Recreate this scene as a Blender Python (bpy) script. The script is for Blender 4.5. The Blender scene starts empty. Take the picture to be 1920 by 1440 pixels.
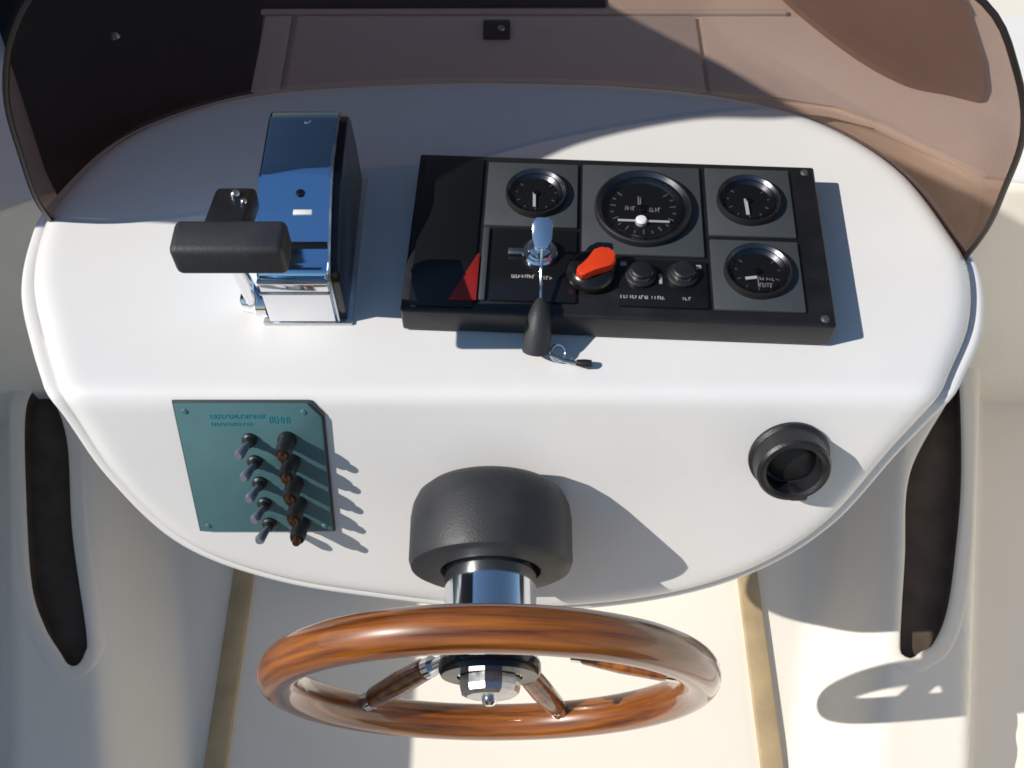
import bpy, bmesh, math, random
from mathutils import Vector, Matrix
random.seed(7)
R = math.radians
S = bpy.context.scene
C = S.collection

# ------------------------------------------------------------------ camera, sky, sun, exposure
cam_d = bpy.data.cameras.new('camera'); cam = bpy.data.objects.new('camera', cam_d); C.objects.link(cam)
cam.location = (0, 0, 1.76); cam.rotation_euler = (R(33), 0, 0)
cam_d.sensor_width = 36; cam_d.angle = 2*math.atan(960/1978.); cam_d.clip_start = .02; cam_d.clip_end = 500
S.camera = cam
SUN = Vector((-.73, -.20, .65)).normalized()
W = bpy.data.worlds.new('World'); S.world = W; W.use_nodes = True
wn = W.node_tree.nodes; sky = wn.new('ShaderNodeTexSky'); sky.sky_type = 'NISHITA'; sky.sun_disc = False
sky.sun_elevation = math.asin(SUN.z); sky.sun_rotation = math.atan2(SUN.x, SUN.y)
sky.air_density = 1.5; sky.dust_density = 0.; sky.ozone_density = 4.0
wn['Background'].inputs['Strength'].default_value = .075
W.node_tree.links.new(sky.outputs[0], wn['Background'].inputs[0])
sl = bpy.data.lights.new('sun', 'SUN'); so = bpy.data.objects.new('sun', sl); C.objects.link(so)
sl.energy = 4.2; sl.angle = R(.35); sl.color = (1, .955, .89)
so.location = SUN*8; so.rotation_euler = SUN.to_track_quat('Z', 'Y').to_euler()
S.view_settings.view_transform = 'Standard'; S.view_settings.look = 'None'
S.view_settings.exposure = .13; S.view_settings.gamma = 1
S.cycles.max_bounces = 10; S.cycles.transparent_max_bounces = 16
S.cycles.filter_width = 1.7

# ------------------------------------------------------------------ materials
def mat(name, col, rough=.5, metal=0, var=0., scale=8, bump=0., bscale=200, coat=0., rvar=0., spec=.5):
    m = bpy.data.materials.new(name); m.use_nodes = True
    nt = m.node_tree; b = nt.nodes['Principled BSDF']; L = nt.links.new
    b.inputs['Base Color'].default_value = (*col, 1); b.inputs['Roughness'].default_value = rough
    b.inputs['Metallic'].default_value = metal; b.inputs['Coat Weight'].default_value = coat
    b.inputs['Coat Roughness'].default_value = .05
    b.inputs['Specular IOR Level'].default_value = spec
    tc = nt.nodes.new('ShaderNodeTexCoord')
    if var or rvar:
        n = nt.nodes.new('ShaderNodeTexNoise'); n.inputs['Scale'].default_value = scale; n.inputs['Detail'].default_value = 6
        L(tc.outputs['Object'], n.inputs['Vector'])
    if var:
        r = nt.nodes.new('ShaderNodeMapRange'); r.inputs[1].default_value = .25; r.inputs[2].default_value = .75
        r.inputs[3].default_value = 1-var; r.inputs[4].default_value = 1+var*.5
        mx = nt.nodes.new('ShaderNodeVectorMath'); mx.operation = 'SCALE'; mx.inputs[0].default_value = col
        L(n.outputs[0], r.inputs[0]); L(r.outputs[0], mx.inputs['Scale']); L(mx.outputs[0], b.inputs['Base Color'])
    if rvar:
        r2 = nt.nodes.new('ShaderNodeMapRange'); r2.inputs[1].default_value = .3; r2.inputs[2].default_value = .7
        r2.inputs[3].default_value = max(0, rough-rvar); r2.inputs[4].default_value = rough+rvar
        L(n.outputs[0], r2.inputs[0]); L(r2.outputs[0], b.inputs['Roughness'])
    if bump:
        n2 = nt.nodes.new('ShaderNodeTexNoise'); n2.inputs['Scale'].default_value = bscale; n2.inputs['Detail'].default_value = 3
        bp = nt.nodes.new('ShaderNodeBump'); bp.inputs['Strength'].default_value = bump; bp.inputs['Distance'].default_value = .002
        L(tc.outputs['Object'], n2.inputs['Vector']); L(n2.outputs[0], bp.inputs['Height']); L(bp.outputs[0], b.inputs['Normal'])
    return m

gel = mat('white_gelcoat', (.80, .78, .755), .34, var=.035, scale=7, rvar=.10, coat=.2, bump=.03, bscale=90)
deckm = mat('cream_deck_gelcoat', (.82, .765, .675), .45, var=.05, scale=3, rvar=.08, bump=.05, bscale=300)
tanm = mat('tan_trim', (.42, .315, .18), .5, var=.25, scale=18, bump=.1)
slotm = mat('dark_slot_lining', (.085, .060, .042), .75, var=.4, scale=20, bump=.3, bscale=150)
black = mat('black_plastic', (.012, .012, .014), .42, var=.3, scale=30, rvar=.08, bump=.15, bscale=600)
blackg = mat('black_gloss_plastic', (.008, .008, .009), .2, rvar=.06, scale=20)
rubber = mat('charcoal_rubber', (.028, .029, .032), .55, var=.25, scale=25, rvar=.08, bump=.2, bscale=500)
grey = mat('grey_plate', (.055, .062, .068), .5, var=.12, scale=25, bump=.15, bscale=700)
teal = mat('teal_grey_plate', (.075, .165, .178), .42, var=.12, scale=18, bump=.08, bscale=500)
tealp = mat('teal_print', (.02, .24, .30), .42, var=.2, scale=30)
chrome = mat('chrome', (.82, .83, .85), .07, 1, rvar=.03, scale=15)
skyc = mat('sky_blue_chrome', (.46, .73, 1.0), .09, 1, rvar=.03, scale=15)  # blue of the reflected sky put into the chrome's own colour
steel = mat('brushed_steel', (.62, .62, .63), .28, 1, rvar=.08, scale=40)
capm = mat('dull_cap_metal', (.55, .54, .53), .28, 1, rvar=.08, scale=60)
print_m = mat('worn_print', (.40, .35, .34), .5, var=.5, scale=150)
white = mat('white_mark', (.8, .78, .74), .5)
red = mat('red_plastic', (.28, .014, .012), .4, var=.1, scale=40)
orange = mat('orange_red_plastic', (.72, .05, .010), .35, var=.1, scale=40)
bezelm = mat('bezel_gloss', (.13, .13, .145), .27, 1, rvar=.05, scale=60)
flat_black = mat('flat_black', (.008, .008, .009), .6)
dialm = mat('dial_black', (.006, .006, .007), .6)
dim = mat('dim_mark', (.16, .15, .15), .5)
bronze = mat('bronze_tip', (.13, .055, .03), .3, .8, var=.2, scale=60)
lever = mat('pale_lever', (.16, .18, .23), .25, .3)
matm = mat('black_deck_mat', (.010, .009, .010), .8, var=.4, scale=30, bump=.4, bscale=250)
patch = mat('flat_brown', (.20, .115, .085), .8, var=.2, scale=12, bump=.3, bscale=120)
gasket = mat('brown_black_gasket', (.014, .007, .005), .45)

woodm = bpy.data.materials.new('varnished_wood'); woodm.use_nodes = True
nt = woodm.node_tree; b = nt.nodes['Principled BSDF']; L = nt.links.new
tc = nt.nodes.new('ShaderNodeTexCoord'); sx = nt.nodes.new('ShaderNodeSeparateXYZ'); L(tc.outputs['Object'], sx.inputs[0])
def mth(op, p, q=None):
    k = nt.nodes.new('ShaderNodeMath'); k.operation = op
    for i, v in enumerate((p, q)):
        if v is None: continue
        if isinstance(v, (int, float)): k.inputs[i].default_value = v
        else: L(v, k.inputs[i])
    return k.outputs[0]
rr_ = mth('SQRT', mth('ADD', mth('MULTIPLY', sx.outputs[0], sx.outputs[0]), mth('MULTIPLY', sx.outputs[1], sx.outputs[1])))
cv = nt.nodes.new('ShaderNodeCombineXYZ')
L(mth('MULTIPLY', mth('DIVIDE', sx.outputs[0], rr_), 1.6), cv.inputs[0]); L(mth('MULTIPLY', mth('DIVIDE', sx.outputs[1], rr_), 1.6), cv.inputs[1]); L(mth('MULTIPLY', rr_, 150.), cv.inputs[2])
n1 = nt.nodes.new('ShaderNodeTexNoise'); n1.noise_dimensions = '4D'; n1.inputs['Scale'].default_value = 1.; n1.inputs['Detail'].default_value = 7; n1.inputs['Roughness'].default_value = .62
L(cv.outputs[0], n1.inputs['Vector']); L(mth('MULTIPLY', sx.outputs[2], 150.), n1.inputs['W'])
cr = nt.nodes.new('ShaderNodeValToRGB'); e = cr.color_ramp.elements
e[0].position = .34; e[0].color = (.075, .016, .003, 1); e[1].position = .68; e[1].color = (.40, .118, .010, 1)
L(n1.outputs[0], cr.inputs[0]); L(cr.outputs[0], b.inputs['Base Color'])
b.inputs['Roughness'].default_value = .35; b.inputs['Coat Weight'].default_value = 1; b.inputs['Coat Roughness'].default_value = .06

def glass_mat(name, col, refl=1.0, rough=.02):
    m = bpy.data.materials.new(name); m.use_nodes = True; nt = m.node_tree; nt.nodes.remove(nt.nodes['Principled BSDF'])
    t = nt.nodes.new('ShaderNodeBsdfTransparent'); t.inputs[0].default_value = (*col, 1)
    g = nt.nodes.new('ShaderNodeBsdfGlossy'); g.inputs['Roughness'].default_value = rough
    f = nt.nodes.new('ShaderNodeFresnel'); f.inputs[0].default_value = 1.45
    k = nt.nodes.new('ShaderNodeMath'); k.operation = 'MULTIPLY'; k.inputs[1].default_value = refl
    mx = nt.nodes.new('ShaderNodeMixShader'); l = nt.links.new
    l(f.outputs[0], k.inputs[0]); l(k.outputs[0], mx.inputs[0]); l(t.outputs[0], mx.inputs[1]); l(g.outputs[0], mx.inputs[2])
    l(mx.outputs[0], nt.nodes['Material Output'].inputs[0]); return m
tint = glass_mat('brown_tinted_acrylic', (.665, .565, .515), .2)
blocker_mat = glass_mat('blocker_tint', (.27, .215, .20), .5, .1)  # see-through tone of the added blocker, thinning its shadow
lens = glass_mat('gauge_lens', (.97, .97, .97), .5)

# ------------------------------------------------------------------ builders
class MB:
    def __init__(s): s.bm = bmesh.new()
    def _add(s, verts, faces, M=None):
        vs = [s.bm.verts.new(M @ Vector(v) if M else v) for v in verts]
        fs = []
        for f in faces:
            try: fs.append(s.bm.faces.new([vs[i] for i in f]))
            except ValueError: pass
        return vs, fs
    def prism(s, poly, z0, z1, M=None, bev=0, seg=2, top_only=False):
        n = len(poly); V = [(x, y, z0) for x, y in poly] + [(x, y, z1) for x, y in poly]
        F = [tuple(range(n-1, -1, -1)), tuple(range(n, 2*n))] + [(i, (i+1) % n, n+(i+1) % n, n+i) for i in range(n)]
        vs, fs = s._add(V, F, M)
        if bev:
            ed = set()
            if top_only: ed = {e for e in fs[1].edges}
            else:
                for f in fs: ed |= set(f.edges)
            bmesh.ops.bevel(s.bm, geom=list(ed), offset=bev, segments=seg, affect='EDGES', profile=.5)
        return s
    def box(s, c, d, M=None, bev=0, seg=2):
        x, y, z = c; a, b_, h = d[0]/2, d[1]/2, d[2]/2
        T = (M or Matrix()) @ Matrix.Translation((x, y, z))
        return s.prism([(-a, -b_), (a, -b_), (a, b_), (-a, b_)], -h, h, T, bev, seg)
    def lathe(s, prof, n=48, M=None):
        V = []; F = []
        for r, z in prof:
            for i in range(n):
                a = 2*math.pi*i/n; V.append((max(r, 1e-5)*math.cos(a), max(r, 1e-5)*math.sin(a), z))
        for k in range(len(prof)-1):
            for i in range(n):
                j = (i+1) % n; F.append((k*n+i, k*n+j, (k+1)*n+j, (k+1)*n+i))
        s._add(V, F, M); return s
    def tube(s, pts, rad, n=12, closed=False, M=None, caps=True, sy=1.0):
        P = [Vector(p) for p in pts]; m = len(P); V = []; F = []
        rr = rad if isinstance(rad, (list, tuple)) else [rad]*m
        prev = None
        for k in range(m):
            if closed: t = P[(k+1) % m]-P[k-1]
            else: t = P[min(k+1, m-1)]-P[max(k-1, 0)]
            t.normalize()
            u = prev if prev else (Vector((0, 0, 1)) if abs(t.z) < .9 else Vector((1, 0, 0)))
            u = (u - t*u.dot(t)).normalized(); prev = u; w = t.cross(u)
            for i in range(n):
                a = 2*math.pi*i/n; V.append(P[k] + (u*math.cos(a)*sy + w*math.sin(a))*rr[k])
        for k in range(m if closed else m-1):
            q = (k+1) % m
            for i in range(n):
                j = (i+1) % n; F.append((k*n+i, k*n+j, q*n+j, q*n+i))
        if not closed and caps: F += [tuple(range(n-1, -1, -1)), tuple(range((m-1)*n, m*n))]
        s._add(V, F, M); return s
    def sphere(s, c, r, M=None, sc=(1, 1, 1), n=16):
        T = (M or Matrix()) @ Matrix.Translation(c) @ Matrix.Diagonal((r*sc[0], r*sc[1], r*sc[2], 1))
        bmesh.ops.create_uvsphere(s.bm, u_segments=n*2, v_segments=n, radius=1, matrix=T); return s
    def build(s, name, m, parent=None, angle=35):
        bmesh.ops.remove_doubles(s.bm, verts=s.bm.verts, dist=1e-5)
        bmesh.ops.recalc_face_normals(s.bm, faces=s.bm.faces)
        me = bpy.data.meshes.new(name); s.bm.to_mesh(me); s.bm.free()
        me.materials.append(m); me.shade_smooth(); me.set_sharp_from_angle(angle=R(angle))
        o = bpy.data.objects.new(name, me); C.objects.link(o)
        if parent: o.parent = parent
        return o

def thing(name, label, cat, loc=(0, 0, 0), rot=(0, 0, 0), group=None):
    o = bpy.data.objects.new(name, None); C.objects.link(o); o.empty_display_size = .05
    o.location = loc; o.rotation_euler = rot; o['label'] = label; o['category'] = cat
    if group: o['group'] = group
    return o
def tag(o, label, cat): o['label'] = label; o['category'] = cat; return o
def struct(o): o['kind'] = 'structure'; return o
def rot2(x, y, a): return x*math.cos(a)-y*math.sin(a), x*math.sin(a)+y*math.cos(a)
def catmull(P, closed, per=8):
    P = [Vector(p) for p in P]; n = len(P); out = []
    for i in range(n if closed else n-1):
        if closed: a, b_, c, d = P[i-1], P[i], P[(i+1) % n], P[(i+2) % n]
        else: a, b_, c, d = P[max(i-1, 0)], P[i], P[i+1], P[min(i+2, n-1)]
        for k in range(per):
            t = k/per
            out.append(.5*((2*b_)+(c-a)*t+(2*a-5*b_+4*c-d)*t*t+(3*b_-a-3*c+d)*t**3))
    if not closed: out.append(P[-1])
    return out
def resample(P, n, closed):
    Q = P + [P[0]] if closed else P
    L = [0]
    for i in range(len(Q)-1): L.append(L[-1]+(Q[i+1]-Q[i]).length)
    out = []; j = 0
    for k in range(n):
        d = L[-1]*k/(n if closed else n-1)
        while j < len(L)-2 and L[j+1] < d: j += 1
        t = (d-L[j])/max(L[j+1]-L[j], 1e-9); out.append(Q[j].lerp(Q[j+1], min(max(t, 0), 1)))
    return out
def ss(t): t = min(max(t, 0), 1); return t*t*(3-2*t)

# ------------------------------------------------------------------ the setting: cockpit floor with moulded side ridges
AX = -.033
def ridge_out(y): return .776+.267*(min(max(y, .1), 1.5)-.54)
def fz(x, y):
    h = abs(x-AX); o = ridge_out(y)
    return .12*ss((h-(o-.27))/.13)*(1-ss((h-(o-.02))/.045)) + .012*ss((h-(o-.15))/.15)*0
slotL = [(-.8823, 1.0597), (-.8896, 1.0017), (-.8416, .8179), (-.7959, .6708), (-.7561, .5976), (-.722, .556), (-.704, .536), (-.687, .535), (-.679, .556), (-.684, .59), (-.7469, .7674), (-.7968, .9456), (-.8484, 1.0421)]
slotR = [(.833, 1.0692), (.7908, .87), (.7449, .7184), (.7103, .6246), (.6769, .5709), (.652, .556), (.636, .546), (.622, .552), (.6205, .575), (.6569, .7184), (.699, .8806), (.7952, 1.0247), (.818, 1.06)]
def smooth_poly(P, n=140): return resample(catmull([(x, y, 0) for x, y in P], True, 10), n, True)
SL = [smooth_poly(slotL), smooth_poly(slotR)]
def offset(P, d):
    n = len(P); A = sum(P[i].x*P[(i+1) % n].y-P[(i+1) % n].x*P[i].y for i in range(n)); sg = 1 if A > 0 else -1
    out = []
    for i in range(n):
        t = (P[(i+1) % n]-P[i-1]).normalized(); out.append(P[i]+Vector((t.y, -t.x, 0))*d*sg)
    return out
def inside(x, y, P):
    c = False; n = len(P); j = n-1
    for i in range(n):
        if (P[i].y > y) != (P[j].y > y) and x < (P[j].x-P[i].x)*(y-P[i].y)/(P[j].y-P[i].y)+P[i].x: c = not c
        j = i
    return c
HO = [offset(p, .012) for p in SL]
BB = [(min(v.x for v in p), max(v.x for v in p), min(v.y for v in p), max(v.y for v in p)) for p in HO]
def in_slot(x, y):
    for p, (a, b_, c, d) in zip(HO, BB):
        if a < x < b_ and c < y < d and inside(x, y, p): return True
    return False
m = MB(); st = .0125; nx = 240; ny = 280; x0 = -1.5; y0 = -.9
V = [[m.bm.verts.new((x0+i*st, y0+j*st, fz(x0+i*st, y0+j*st))) for i in range(nx+1)] for j in range(ny+1)]
for j in range(ny):
    for i in range(nx):
        if not in_slot(x0+(i+.5)*st, y0+(j+.5)*st): m.bm.faces.new((V[j][i], V[j][i+1], V[j+1][i+1], V[j+1][i]))
floor = struct(m.build('cockpit_floor', deckm, angle=60))
for P in SL:
    m = MB(); n = len(P); r0 = P; r1 = offset(P, .03); rows = []
    for pp, dz in ((offset(P, -.002), -.004), (P, -.0006), (offset(P, .003), .0009), (offset(P, .010), .0011), (offset(P, .015), .0011), (offset(P, .019), .001), (offset(P, .023), .0006), (offset(P, .027), -.0014)):
        rows.append([m.bm.verts.new((v.x, v.y, fz(v.x, v.y)+dz)) for v in pp])
    for a, b_ in zip(rows, rows[1:]):
        for i in range(n): m.bm.faces.new((a[i], a[(i+1) % n], b_[(i+1) % n], b_[i]))
    m.build('slot_surround', deckm, floor, 60)
    m = MB(); q = offset(P, -.001); rows = []
    for pp, dz in ((q, -.003), (offset(P, -.004), -.028)):
        rows.append([m.bm.verts.new((v.x, v.y, fz(v.x, v.y)+dz)) for v in pp])
    for i in range(n): m.bm.faces.new((rows[0][i], rows[0][(i+1) % n], rows[1][(i+1) % n], rows[1][i]))
    m.bm.faces.new(rows[1]); m.build('slot_recess', slotm, floor, 50)
for xc in (-.476, .417):
    m = MB(); m.box((xc, .55, .006), (.036, 2.4, .014), bev=.004); o = m.build('trim_strip', tanm, floor)
# bow platform behind the console
plat = [(-1.3, 1.05), (-.75, 1.05), (-.6, 1.15), (-.3, 1.28), (.3, 1.30), (.50, 1.265), (.564, 1.227), (.64, 1.165), (.70, 1.112), (.76, 1.10), (1.3, 1.10), (1.3, 2.7), (-1.3, 2.7)]
m = MB(); m.prism(plat, 0, .6, bev=.012, seg=3, top_only=True); platform = struct(m.build('bow_platform', deckm))
# hatch panels on the platform with open joints, rear lip and latch
m = MB(); m.box((-.393, 1.395, .604), (.045, .185, .008), bev=.002); m.build('hatch_panel', gel, platform)
m = MB(); m.box((-.0255, 1.395, .604), (.668, .185, .008), bev=.002); m.build('hatch_panel', gel, platform)
m = MB(); m.prism([(.3165, 1.303), (.40, 1.292), (.505, 1.272), (.570, 1.235), (.648, 1.172), (.708, 1.121), (.765, 1.110), (1.28, 1.110), (1.28, 1.4875), (.3165, 1.4875)], .596, .608, bev=.003); m.build('hatch_panel', gel, platform)
m = MB(); m.box((.02, 1.499, .6035), (.89, .011, .012), bev=.003, seg=3); m.build('hatch_lip', gel, platform)
m = MB(); m.box((-.0255, 1.448, .611), (.045, .045, .008), bev=.003); la = m.build('hatch_latch', black, platform)
m = MB(); m.lathe([(0, .021), (.006, .021), (.007, .0185), (.007, .014)], 24, Matrix.Translation((-.018, 1.445, .597))); m.build('latch_button', steel, la)
# hull sides, outside the picture, that shade the left of the cockpit
m = MB(); m.prism([(-1.42, -.9), (-1.30, -.9), (-1.30, 2.7), (-1.42, 2.7)], 0, 1.03, bev=.03, top_only=True); struct(m.build('hull_side', gel))
m = MB(); m.prism([(1.36, -.9), (1.46, -.9), (1.46, 2.7), (1.36, 2.7)], 0, 1.03, bev=.02, top_only=True); struct(m.build('hull_side', deckm))
m = MB(); MX = Matrix(((0, 0, 1, 0), (1, 0, 0, 0), (0, 1, 0, 0), (0, 0, 0, 1)))
blocker_outline = catmull([(.80, .601, 0), (.68, 1.15, 0), (.638, 1.336, 0), (.578, 1.50, 0), (.53, 1.62, 0), (.515, 1.71, 0), (.555, 1.78, 0), (.59, 1.86, 0), (.592, 1.98, 0), (.565, 2.08, 0), (.59, 2.13, 0), (.70, 2.04, 0), (.863, 1.90, 0), (1.0, 1.80, 0), (1.22, 1.63, 0), (1.5, 1.47, 0), (2.0, 1.35, 0), (2.65, 1.25, 0)], False, 5)
m.prism([(v.x, v.y) for v in blocker_outline] + [(2.65, .601)], -1.006, -1.0, MX)  # unseen panel added and outlined to cast the dash and foredeck shadow
tag(m.build('shade_blocker', blocker_mat), 'added unseen smoked dodger standing along the port side of the bow', 'blocker')
# black mat and flat dark brown patch on the platform
m = MB(); m.prism([(-.66, 1.062), (-.70, 1.13), (-.80, 1.34), (-1.0, 1.75), (-1.0, 2.5), (-.05, 2.5), (.16, 1.56), (.16, 1.518), (-.425, 1.518), (-.41, 1.30), (-.5, 1.22), (-.61, 1.16)], .600, .606, bev=.002)
tag(m.build('deck_mat', matm), 'black deck mat behind the tinted windscreen at upper left', 'mat')
m = MB(); patch_edge = catmull([(.40, 1.66, 0), (.468, 1.513, 0), (.5534, 1.3847, 0), (.6256, 1.3149, 0), (.69, 1.292, 0), (.738, 1.273, 0)], False, 5)
poly = [(v.x, v.y) for v in patch_edge] + [(.752, 1.30), (.7605, 1.3653), (.765, 1.5), (.74, 1.8), (.7, 2.2), (.38, 2.2)]
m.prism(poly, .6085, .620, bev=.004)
tag(m.build('brown_patch', patch), 'flat dark brown patch on the cream deck at upper right behind the windscreen', 'cover')
m = MB(); m.lathe([(0, .007), (.005, .006), (.008, .002), (.009, 0)], 24, Matrix.Translation((-.659, 1.436, .6065)))
tag(m.build('snap_fastener', steel), 'small round steel snap on the black deck mat at upper left', 'fastener')

# ------------------------------------------------------------------ helm console: bent dash on a narrower pedestal
ZT = .9; YC = .546; FY, FZ = -.4226, -.9063        # crease line; the aft face falls along (FY, FZ)
RB = .013
def dash_pt(v):                                      # v > 0 on the flat top, v < 0 down the aft face
    if v >= RB: return YC+v, ZT
    if v <= -RB: return YC-FY*v, ZT-FZ*v
    t = (RB-v)/(2*RB); a = (YC+RB, ZT); c = (YC+FY*RB, ZT+FZ*RB)
    return ((1-t)**2*a[0]+2*t*(1-t)*YC+t*t*c[0], (1-t)**2*a[1]+2*t*(1-t)*ZT+t*t*c[1])
def dash_n(v):
    (a, b_), (c, d) = dash_pt(v-1e-4), dash_pt(v+1e-4); t = Vector((0, c-a, d-b_)).normalized(); return Vector((0, -t.z, t.y))
def rim_n(v):
    a = R(65)*ss((.15-v)/.30); return Vector((0, -math.sin(a), math.cos(a)))
def dash3(x, v, depth=0):
    y, z = dash_pt(v); return Vector((x, y, z))-rim_n(v)*depth
outl = [(-.5077, .145), (-.5157, .21), (-.5085, .262), (-.4623, .339), (-.3915, .387), (-.2904, .423), (-.1335, .4385), (-.0064, .4413), (.1521, .432), (.2762, .409), (.37, .369), (.4433, .305), (.4813, .21), (.4889, .159), (.4725, .09), (.4360, .02), (.3895, -.069), (.3345, -.159), (.2531, -.225), (.1406, -.264), (0, -.276), (-.1517, -.256), (-.2651, -.229), (-.3549, -.180), (-.4123, -.103), (-.4431, -.012), (-.4776, .067)]
OUT = resample(catmull([(x, y-.018*ss((-.05-y)/.15)+.018*ss((y-.25)/.15), 0) for x, y in outl], True, 10), 260, True)
OUT = offset(OUT, .012)
con = thing('helm_console', 'white moulded oval helm console carrying the instruments and steering wheel', 'helm console', (0, .8, 0))
def at_con(o): o.parent = con; o.matrix_parent_inverse = Matrix.Translation((0, -.8, 0)); return o
def ring_mesh(m, rings):
    rows = []
    for inset, depth in rings:
        rows.append([m.bm.verts.new(dash3(p.x, p.y, depth)) for p in offset(OUT, -inset)])
    n = len(OUT)
    for a, b_ in zip(rows, rows[1:]):
        for i in range(n): m.bm.faces.new((a[i], a[(i+1) % n], b_[(i+1) % n], b_[i]))
    return rows
m = MB()
rows = ring_mesh(m, [(.042, 0), (.035, .0007), (.029, .0025), (.023, .0062), (.0185, .011), (.0165, .016), (.016, .020), (.016, .024)])
core = offset(OUT, -.042); cen = Vector((-.012, .085, 0)); last = rows[0]; n = len(OUT); NR = 60
for k in range(1, NR+1):
    t = 1-k/NR
    if k == NR:
        vc = m.bm.verts.new(dash3(cen.x, cen.y))
        for i in range(n): m.bm.faces.new((last[(i+1) % n], last[i], vc))
    else:
        row = [m.bm.verts.new(dash3(cen.x+(p.x-cen.x)*t, cen.y+(p.y-cen.y)*t)) for p in core]
        for i in range(n): m.bm.faces.new((last[(i+1) % n], last[i], row[i], row[(i+1) % n]))
        last = row
at_con(m.build('dashboard', gel, angle=60))
m = MB(); rows = ring_mesh(m, [(.019, .016), (.019, .0225), (.0145, .0225), (.013, .0205), (.006, .0195), (.002, .021), (0, .0245), (0, .032), (.0015, .0355), (.005, .037), (.022, .038), (.024, .07), (.10, .085)])
m.bm.faces.new(rows[-1]); at_con(m.build('rim_moulding', gel, angle=50))
ped = [(.37, .80), (.36, .93), (.24, .97), (-.26, .97), (-.38, .93), (-.39, .80), (-.33, .735), (.31, .735)]
m = MB(); m.prism(ped, .0, .83, bev=.02); at_con(m.build('pedestal', gel))

# ------------------------------------------------------------------ tinted wrap-round windscreen
base_v = catmull([(-.5085, .785-YC, 0), (-.4623, .339, 0), (-.3915, .387, 0), (-.2904, .423, 0), (-.1335, .4385, 0), (-.0064, .4413, 0), (.1521, .432, 0), (.2762, .409, 0), (.37, .369, 0), (.4433, .305, 0), (.4813, .21, 0), (.489, .187, 0)], False, 12)
NB = 120
BA = [Vector((p.x, YC+p.y+.018*ss((p.y-.25)/.15), .872)) for p in resample(base_v, NB, False)]
BA = [p - Vector((p.x*.006, (p.y-.7)*.012, 0)) for p in BA]
TE = catmull([tuple(BA[0]), (-.490, .752, .95), (-.476, .742, 1.02), (-.458, .738, 1.10), (-.428, .748, 1.165), (-.385, .768, 1.205), (-.30, .80, 1.222), (-.15, .835, 1.228), (0, .847, 1.23), (.15, .832, 1.228), (.30, .79, 1.222), (.389, .743, 1.20), (.424, .705, 1.16), (.451, .692, 1.10), (.466, .698, 1.02), (.480, .713, .95), tuple(BA[-1])], False, 10)
TE = resample(TE, NB, False)
NW = 24; grid = []
for i in range(NB):
    a, t = BA[i], TE[i]; out = Vector((a.x, (a.y-.6)*.9, 0)); out = out.normalized() if out.length else out
    col = []
    for j in range(NW+1):
        w = j/NW; col.append(a.lerp(t, w)+out*.035*math.sin(math.pi*w)*min(1, (t-a).length/.3))
    grid.append(col)
ws = thing('windscreen', 'brown tinted wrap-round windscreen rising from the front of the helm console', 'windscreen', (0, .95, .88))
def at_ws(o): o.parent = ws; o.matrix_parent_inverse = Matrix.Translation((0, -.95, -.88)); return o
m = MB(); vv = [[m.bm.verts.new(p) for p in col] for col in grid]
for i in range(NB-1):
    for j in range(NW): m.bm.faces.new((vv[i][j], vv[i+1][j], vv[i+1][j+1], vv[i][j+1]))
bmesh.ops.remove_doubles(m.bm, verts=m.bm.verts, dist=1e-5)
bmesh.ops.recalc_face_normals(m.bm, faces=m.bm.faces)
bmesh.ops.solidify(m.bm, geom=m.bm.faces[:], thickness=.004)
at_ws(m.build('pane', tint, angle=50))
m = MB(); m.tube(TE, .0030, 8); at_ws(m.build('edge_trim', gasket))
m = MB(); m.tube([p+Vector((p.x*.004, 0, .006)) for p in BA], .0058, 8); at_ws(m.build('base_gasket', gasket))

# ------------------------------------------------------------------ instrument panel
IP = thing('instrument_panel', 'black instrument panel with four round gauges on the dash top', 'instrument panel', (.1077, .7174, .9), (0, 0, R(-2.7)))
m = MB(); m.box((0, .001, .0185), (.425, .213, .033), bev=.003, seg=3); m.build('housing', black, IP)
def plate(x0, x1, y0, y1, mt=grey, z=.0365, name='face_plate', h=.004):
    m = MB(); m.box(((x0+x1)/2, (y0+y1)/2, z), (x1-x0, y1-y0, h), bev=.0012); return m.build(name, mt, IP)
plate(-.137, -.041, .006, .095); plate(-.036, .088, -.027, .096); plate(.094, .183, .003, .097); plate(.094, .183, -.092, -.003)
plate(-.137, -.1305, -.091, .003, name='edge_strip')
plate(-.127, -.041, -.091, .002, blackg, name='ignition_plate'); plate(.001, .089, -.092, -.033, blackg, name='button_plate')
plate(-.205, -.142, -.100, .100, blackg, z=.0358, name='blank_plate')
m = MB(); m.prism([(-.166, -.093), (-.1385, -.093), (-.1385, -.034), (-.1405, -.034)], .0372, .0400, bev=.0008); m.build('red_lit_corner', red, IP)  # red plate cut to its sunlit corner; throttle's shade built into the outline
def strokes(m, x, y, w, h, z, M=None):            # a run of small worn print: uneven upright and level strokes
    px = -w/2
    while px < w/2:
        l = random.uniform(.0008, .0013); hh = h*random.uniform(.75, 1.0)
        m.box((x+px, y+random.uniform(-.05, .05)*h, z), (l, hh, .0005), M)
        if random.random() < .7: m.box((x+px+.001, y+random.choice((-.4, 0, .4))*h, z+.0001), (.0018, .0009, .0005), M)
        px += random.choice((.0021, .0024, .0029, .0036))
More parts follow.
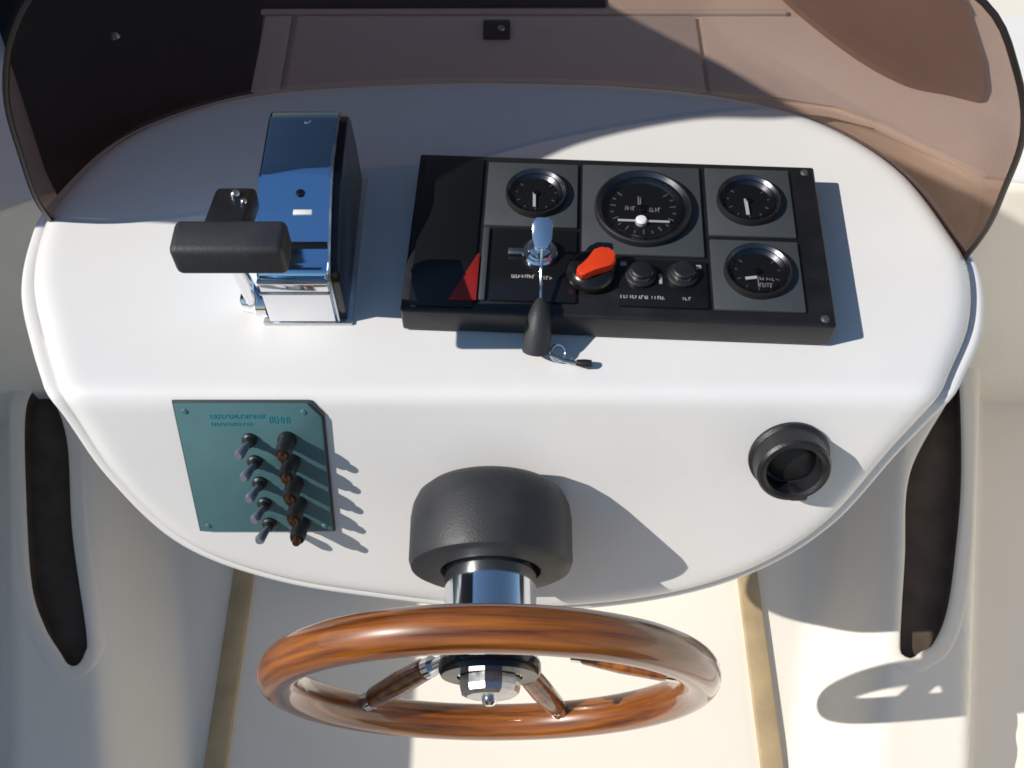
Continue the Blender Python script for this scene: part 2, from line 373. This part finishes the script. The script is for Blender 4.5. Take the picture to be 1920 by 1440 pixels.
def gauge(x, y, r, needles, ticks, a0=-220, a1=40, name='gauge'):
    T = Matrix.Translation((x, y, .0385))
    m = MB(); m.lathe([(0, .0015), (r*.72, .0015), (r*.72, .002)], 48, T); g = m.build('gauge', dialm, IP)
    m = MB(); m.lathe([(r*1.0, 0), (r*1.0, .006), (r*.985, .0078), (r*.955, .008), (r*.94, .0076)], 64, T); m.build('bezel', flat_black, g, 60)
    m = MB(); m.lathe([(r*.942, .0076), (r*.86, .0048), (r*.825, .0046), (r*.71, .0016)], 64, T); m.build('inner_ring', bezelm, g, 25)
    m = MB()
    for k in range(ticks):
        a = R(a0+(a1-a0)*k/(ticks-1)); big = k % 2 == 0; l = r*(.12 if big else .07)
        m.box((r*.68-l/2, 0, .0018), (l, r*.028, .0006), T @ Matrix.Rotation(a, 4, 'Z'))
    m.build('dial_marks', dim, g)['kind'] = 'stuff'
    for q, (nx_, ny_, lx, ly, an) in enumerate(needles):
        T2 = T @ Matrix.Translation((nx_*r, ny_*r, 0)) @ Matrix.Rotation(R(an), 4, 'Z')
        if q == 0:
            m = MB(); m.box((0, 0, .0038), (lx*r, ly*r, .001), T2); m.build('needle', white, g)
        else:
            m = MB(); strokes(m, 0, 0, lx*r, max(ly*r, .0035), .0022, T2); m.build('dial_print', print_m, g)['kind'] = 'stuff'
    m = MB(); m.lathe([(0, .0045), (r*.09, .0043), (r*.10, .0035), (r*.10, .0015)], 24, T); m.build('needle_hub', blackg, g)
    m = MB(); m.lathe([(0, .0064), (r*.4, .0062), (r*.84, .0056)], 48, T); m.build('lens', lens, g)
    return g
gauge(-.0848, .0485, .032, [(-.05, -.30, .09, .62, 2)], 9)
gt = gauge(.0269, .0328, .0505, [(.0, -.36, 1.05, .045, 0), (-.28, .0, .16, .12, 0), (.22, -.02, .26, .12, 0), (-.06, .22, .07, .24, 0)], 17)
m = MB(); m.lathe([(0, .0078), (.0045, .0074), (.006, .006), (.006, .0015)], 24, Matrix.Translation((.0245, .0145, .0385))); m.build('centre_boss', white, gt)
gauge(.1368, .049, .033, [(-.08, -.30, .10, .66, 3)], 9)
gauge(.1390, -.0457, .0335, [(-.22, -.28, .34, .10, 10), (.22, -.26, .5, .1, -4), (.2, -.5, .34, .16, 0), (.02, -.38, .06, .4, 0)], 9)
# ignition lock, mushroom knob, push buttons, screws
T = Matrix.Translation((-.0783, -.0317, .0385))
m = MB(); m.lathe([(.018, 0), (.018, .004), (.0165, .006), (.0135, .0065), (.0125, .012), (.010, .0135), (0, .0135)], 40, T); lk = m.build('ignition_lock', chrome, IP)
m = MB(); m.box((-.024, 0, .003), (.016, .007, .004), T, .001); m.build('lock_tab', steel, lk)
m = MB(); m.box((.002, .020, .003), (.010, .018, .004), T, .001); m.build('lock_tab', steel, lk)
m = MB()
for (x, y, w) in ((-.094, -.061, .022), (-.069, -.062, .008)): strokes(m, x, y, w, .0045, .0387)
m.build('printed_mark', print_m, IP)['kind'] = 'stuff'
T = Matrix.Translation((-.0265, -.0535, .0385))
m = MB(); m.lathe([(.0255, 0), (.0255, .004), (.023, .008), (.020, .011), (.018, .0118), (0, .012)], 40, T); kb = m.build('stop_knob', blackg, IP)
lit_wedge = smooth_poly([(-.024, -.002), (-.022, -.007), (-.008, -.009), (.008, -.013), (.017, -.010), (.020, 0), (.017, .010), (.008, .012), (-.008, .006), (-.022, .003)], 40)
m = MB(); m.prism([(v.x, v.y) for v in lit_wedge], .012, .021, T @ Matrix.Translation((.004, 0, 0)) @ Matrix.Rotation(R(38), 4, 'Z'), .0025, 3); m.build('knob_lit_wedge', orange, kb)  # orange wedge shaped as the sunlit part, black base as the shaded part
for bx, by in ((.0225, -.0555), (.0640, -.0535)):
    T = Matrix.Translation((bx, by, .0385))
    m = MB(); m.lathe([(.0155, 0), (.0155, .004), (.013, .0055), (.0105, .0055), (.0105, .011), (.009, .0125), (0, .0125)], 32, T); pb = m.build('push_button', black, IP)
    m = MB(); m.lathe([(.0108, .0050), (.0125, .0057), (.0125, .0072), (.0108, .0074)], 6, T); m.build('lock_nut', steel, pb)
m = MB()
for x, w in ((.009, .012), (.024, .013), (.039, .011), (.067, .006)): strokes(m, x, -.0815, w, .004, .0387)
m.box((.006, -.040, .0387), (.006, .005, .0006)); m.box((.081, -.041, .0387), (.005, .005, .0006)); m.box((.0425, -.058, .0387), (.003, .012, .0006))
m.build('printed_mark', print_m, IP)['kind'] = 'stuff'
for x, y in ((-.200, -.097), (.2015, -.097), (-.200, .098), (.2015, .098)):
    m = MB(); m.lathe([(0, .0020), (.003, .0018), (.0046, 0)], 20, Matrix.Translation((x, y, .035))); m.build('screw', grey, IP)
# ignition key with its fob
kx, ky = (-.0783, -.0317)
KY = thing('ignition_key', 'silver ignition key in the lock with a dark cone fob hanging over the panel edge', 'key', (.1077, .7174, .9), (0, 0, R(-2.7)))
m = MB(); m.prism([(-.006, 0), (.006, 0), (.006, .030), (-.006, .030)], -.0013, .0013, Matrix.Translation((kx, ky, .050)) @ Matrix.Rotation(R(113), 4, 'X'), .0006); m.build('key_blade', chrome, KY)
m = MB(); m.prism([(-.0095, -.004), (-.0055, -.012), (.0055, -.012), (.0095, -.004), (.0105, .012), (.006, .018), (-.006, .018), (-.0105, .012)], -.0017, .0017, Matrix.Translation((kx+.002, ky-.017, .086)) @ Matrix.Rotation(R(34), 4, 'X') @ Matrix.Rotation(R(-8), 4, 'Y'), .0008); m.build('key_bow', chrome, KY)
m = MB(); m.tube([(kx+.002, ky-.018, .080), (kx+.002, ky-.026, .067), (kx+.002, ky-.036, .056), (kx+.003, ky-.067, .048)], .0017, 8); m.build('chain', chrome, KY)
m = MB(); m.tube([(kx+.003, ky-.064, .049), (kx+.003, ky-.070, .046), (kx+.002, ky-.081, .040), (kx+.001, ky-.093, .028), (kx, ky-.102, .014)], [.0035, .008, .0115, .0135, .0135], 20); m.build('fob', rubber, KY)
m = MB()
rg = [(kx+.022+.007*math.cos(a), ky-.100+.007*math.sin(a), .010+.004*math.sin(a)) for a in [2*math.pi*k/24 for k in range(24)]]
m.tube(rg, .0015, 8, True); m.build('key_ring', chrome, KY)
m = MB(); m.tube([(kx+.014, ky-.104, .012), (kx+.028, ky-.107, .007), (kx+.042, ky-.109, .006)], .0022, 10); m.build('cord', steel, KY)
m = MB(); m.tube([(kx+.040, ky-.108, .006), (kx+.048, ky-.109, .006), (kx+.055, ky-.109, .006)], [.003, .0045, .004], 12); m.build('cord_end', black, KY)

# ------------------------------------------------------------------ throttle control
TC = thing('throttle_control', 'chrome throttle control box with black T grip on the left of the dash', 'throttle', (-.2095, .72, .9))
def at(o, P, loc): o.parent = P; o.matrix_parent_inverse = Matrix.Translation((-loc[0], -loc[1], -loc[2])); return o
TL = (-.2095, .72, .9)
prof = [(.632, .9), (.632, .966), (.636, .976), (.645, .981), (.69, 1.003), (.722, 1.0145), (.735, 1.0175), (.800, 1.0185), (.813, 1.015), (.820, 1.005), (.826, .96), (.828, .9)]
M2 = Matrix(((0, 0, 1, 0), (1, 0, 0, 0), (0, 1, 0, 0), (0, 0, 0, 1)))
m = MB(); m.prism(prof, -.2445, -.1745, M2, bev=.0035, seg=3); at(m.build('body', skyc, angle=40), TC, TL)
m = MB(); m.box((-.2095, .6305, .937), (.066, .004, .060), bev=.001); at(m.build('end_plate', chrome), TC, TL)
m = MB(); m.prism([(p[0]*.98+.0145, .9+(p[1]-.9)*.96) for p in prof], -.1750, -.1655, M2, bev=.002); at(m.build('side_cover', blackg), TC, TL)
m = MB(); m.prism([(p[0]*1.0-.0015, p[1]+.0012) for p in prof], -.1748, -.1728, M2); at(m.build('edge_plate', steel), TC, TL)
m = MB(); m.box((-.2055, .730, .902), (.090, .203, .004), bev=.0015); at(m.build('base_flange', steel), TC, TL)
m = MB(); m.box((-.2095, .6290, .970), (.068, .006, .005), bev=.002); at(m.build('trim_bead', steel), TC, TL)
m = MB(); m.box((-.2095, .6285, .953), (.068, .004, .003), bev=.001); at(m.build('trim_bead', steel), TC, TL)
slope = math.atan2(.0145+.0190, .077)
m = MB(); m.box((-.2035, .659, .9885), (.055, .007, .003), Matrix(), .001); at(m.build('slot_cover', blackg), TC, TL)
for (x, y, z, r) in ((-.2035, .707, 1.0095, .0045), (-.205, .795, 1.0185, .004)):
    m = MB(); m.lathe([(0, .0018), (r*.7, .0015), (r, 0)], 20, Matrix.Translation((x, y, z))); at(m.build('screw', blackg if y < .75 else steel), TC, TL)
m = MB(); m.box((-.2005, .688, 1.0025), (.018, .006, .0016), Matrix(), .0005); at(m.build('position_mark', white), TC, TL)
# pivot boss, lever, grip with its neck
MXp = Matrix.Translation((-.2445, .646, .918)) @ Matrix.Rotation(R(-90), 4, 'Y')
m = MB(); m.lathe([(.016, 0), (.016, .010), (.013, .014), (.011, .024), (.009, .026), (0, .0265)], 32, MXp); at(m.build('pivot_boss', chrome), TC, TL)
m = MB(); m.tube([(-.258, .646, .918), (-.256, .635, .955), (-.246, .598, 1.045), (-.238, .570, 1.09)], [.009, .008, .0065, .006], 16); at(m.build('lever', chrome), TC, TL)
m = MB(); m.box((0, 0, 0), (.036, .075, .022), Matrix.Translation((-.238, .600, 1.088)) @ Matrix.Rotation(R(-14), 4, 'X'), .005, 3); nk = at(m.build('grip_neck', black), TC, TL)
for c, r in (((-.236, .625, 1.094), .0045), ((-.2265, .614, 1.097), .003)):
    m = MB(); m.sphere(c, r); at(m.build('neck_screw', steel), TC, TL)
m = MB(); m.box((-.2264, .557, 1.105), (.091, .034, .032), bev=.006, seg=4); at(m.build('grip', rubber), TC, TL)

# ------------------------------------------------------------------ things on the aft face: local X right, Y up the face, Z out
FR = (R(65), 0, 0)
def face_loc(x, s, lift=0): 
    return (x, YC+FY*s-.9063*lift, ZT+FZ*s+.4226*lift)
# switch panel
SP = thing('switch_panel', 'teal-grey switch panel with two columns of toggles on the left of the console face', 'switch panel', face_loc(-.255, .0865), FR)
w, h = .070, .0795
sh = [(-w-.002, h), (w-.012, h), (w, h-.016), (w-.002, -h), (-w, -h)]
m = MB(); m.prism(sh, .0005, .006, bev=.0015); m.build('face_plate', teal, SP)
m = MB(); m.prism([(x*1.03, y*1.025) for x, y in sh], .0, .003, bev=.001); m.build('backing_plate', grey, SP)
m = MB()
for x, y, ww, hh in ((-.012, h-.014, .052, .005), (-.018, h-.023, .04, .004), (.030, h-.018, .022, .009)): strokes(m, x, y, ww, hh, .0062)
m.build('printed_strip', tealp, SP)['kind'] = 'stuff'
for x, y in ((-w+.008, h-.008), (w-.017, h-.009), (-w+.009, -h+.008), (w-.010, -h+.008)):
    m = MB(); m.lathe([(0, .0013), (.0022, .0011), (.0030, 0)], 16, Matrix.Translation((x, y, .006))); m.build('screw', teal, SP)
for k in range(5):
    y = .0385-.0265*k
    T = Matrix.Translation((-.003+.0016*k, y, .006))
    m = MB(); m.lathe([(.0075, 0), (.0075, .003), (.0058, .0045), (.005, .009), (0, .009)], 20, T); t = m.build('toggle', black, SP)
    m = MB(); m.tube([(0, 0, .008), (-.002, .001, .018), (-.004, .002, .029), (-.0046, .0023, .032)], [.0034, .0042, .0052, .0036], 16, M=T); m.build('toggle_lever', lever, t)
    T = Matrix.Translation((.034+.0006*k, y, .006))
    m = MB(); m.lathe([(.0095, 0), (.0095, .004), (.0082, .006), (.0082, .022), (.0070, .026), (0, .026)], 24, T); t = m.build('breaker', black, SP)
    m = MB(); m.lathe([(.0045, .0255), (.0045, .031), (.0035, .033), (0, .0333)], 16, T); m.build('breaker_button', bronze, t)
# power socket
PS = thing('power_socket', 'round black socket with open cap on the right of the console face', 'socket', face_loc(.2770, .0720), FR); PS.scale = (.88, .88, .92)
m = MB(); m.lathe([(.046, 0), (.046, .004), (.0425, .007), (.0415, .028), (.039, .031), (.035, .0315), (.0315, .029), (.030, .010), (.027, .008), (0, .008)], 56); m.build('collar', black, PS)
m = MB(); m.lathe([(.026, .006), (.026, .012), (.022, .0145), (.010, .0155), (0, .0155)], 40); m.build('insert', black, PS)
m = MB(); m.box((.010, -.036, .020), (.022, .014, .020), bev=.004); m.build('cap_hinge', black, PS)

# ------------------------------------------------------------------ steering wheel on its column
ax = Vector((0, -.9976, -.0698))
SW = thing('steering_wheel', 'varnished wood five-spoke steering wheel on a chrome column with black hub cover', 'steering wheel', (-.0210, .3045, .7735), (R(95), 0, 0))
# local: Z aft along the axis, Y up, X right
m = MB(); m.lathe([(.030, -.262), (.030, -.199), (.052, -.198), (.066, -.194), (.0750, -.186), (.0797, -.175), (.0815, -.162), (.0815, -.119), (.0790, -.112), (.0730, -.109), (.0500, -.1085), (.0480, -.125)], 72); m.build('hub_cover', rubber, SW)
m = MB(); m.lathe([(.045, -.16), (.045, -.030), (.0455, -.028), (.0475, -.026), (.0475, -.012), (.0450, -.008), (.0445, -.007), (0, -.007)], 64); m.build('column', chrome, SW)
m = MB(); m.lathe([(.0478, -.020), (.0486, -.018), (.0486, -.011), (.046, -.006), (.031, -.0055)], 64); m.build('column_collar', blackg, SW)
m = MB(); m.lathe([(.029, -.008), (.029, .004), (.0275, .0095), (.022, .0125), (.010, .0138), (0, .014)], 11); cp = m.build('centre_cap', capm, SW, 12)
m = MB(); m.lathe([(.007, .012), (.007, .018), (.004, .0205), (0, .0205)], 16); m.build('cap_bolt', chrome, cp)
RW, rt = .1955, .0195
NR_ = 120
pts = [(RW*math.cos(2*math.pi*k/NR_), RW*math.sin(2*math.pi*k/NR_), 0) for k in range(NR_)]
rad = [rt*(1+.035*math.cos(20*math.pi*2*k/NR_)*0) for k in range(NR_)]
m = MB(); m.tube(pts, rad, 28, True); m.build('rim', woodm, SW, 80)
for k in range(5):
    a = R(222+72*k); d = Vector((math.cos(a), math.sin(a), 0))
    P = lambda r, z: d*r+Vector((0, 0, z))
    m = MB(); m.tube([P(.040, -.034), P(.075, -.029), P(.180, -.006)], .0062, 14); sp = m.build('spoke', chrome, SW)
    m = MB(); m.tube([P(.086, -.0275), P(.090, -.027), P(.125, -.0185), P(.163, -.0095), P(.168, -.008)], [.0085, .0115, .0125, .0112, .009], 20); m.build('spoke_sleeve', woodm, sp)
    m = MB(); m.tube([P(.078, -.0285), P(.087, -.0272)], .0105, 18); m.build('ferrule', chrome, sp)
    m = MB(); m.tube([P(.166, -.008), P(.178, -.006)], .0098, 18); m.build('ferrule', chrome, sp)
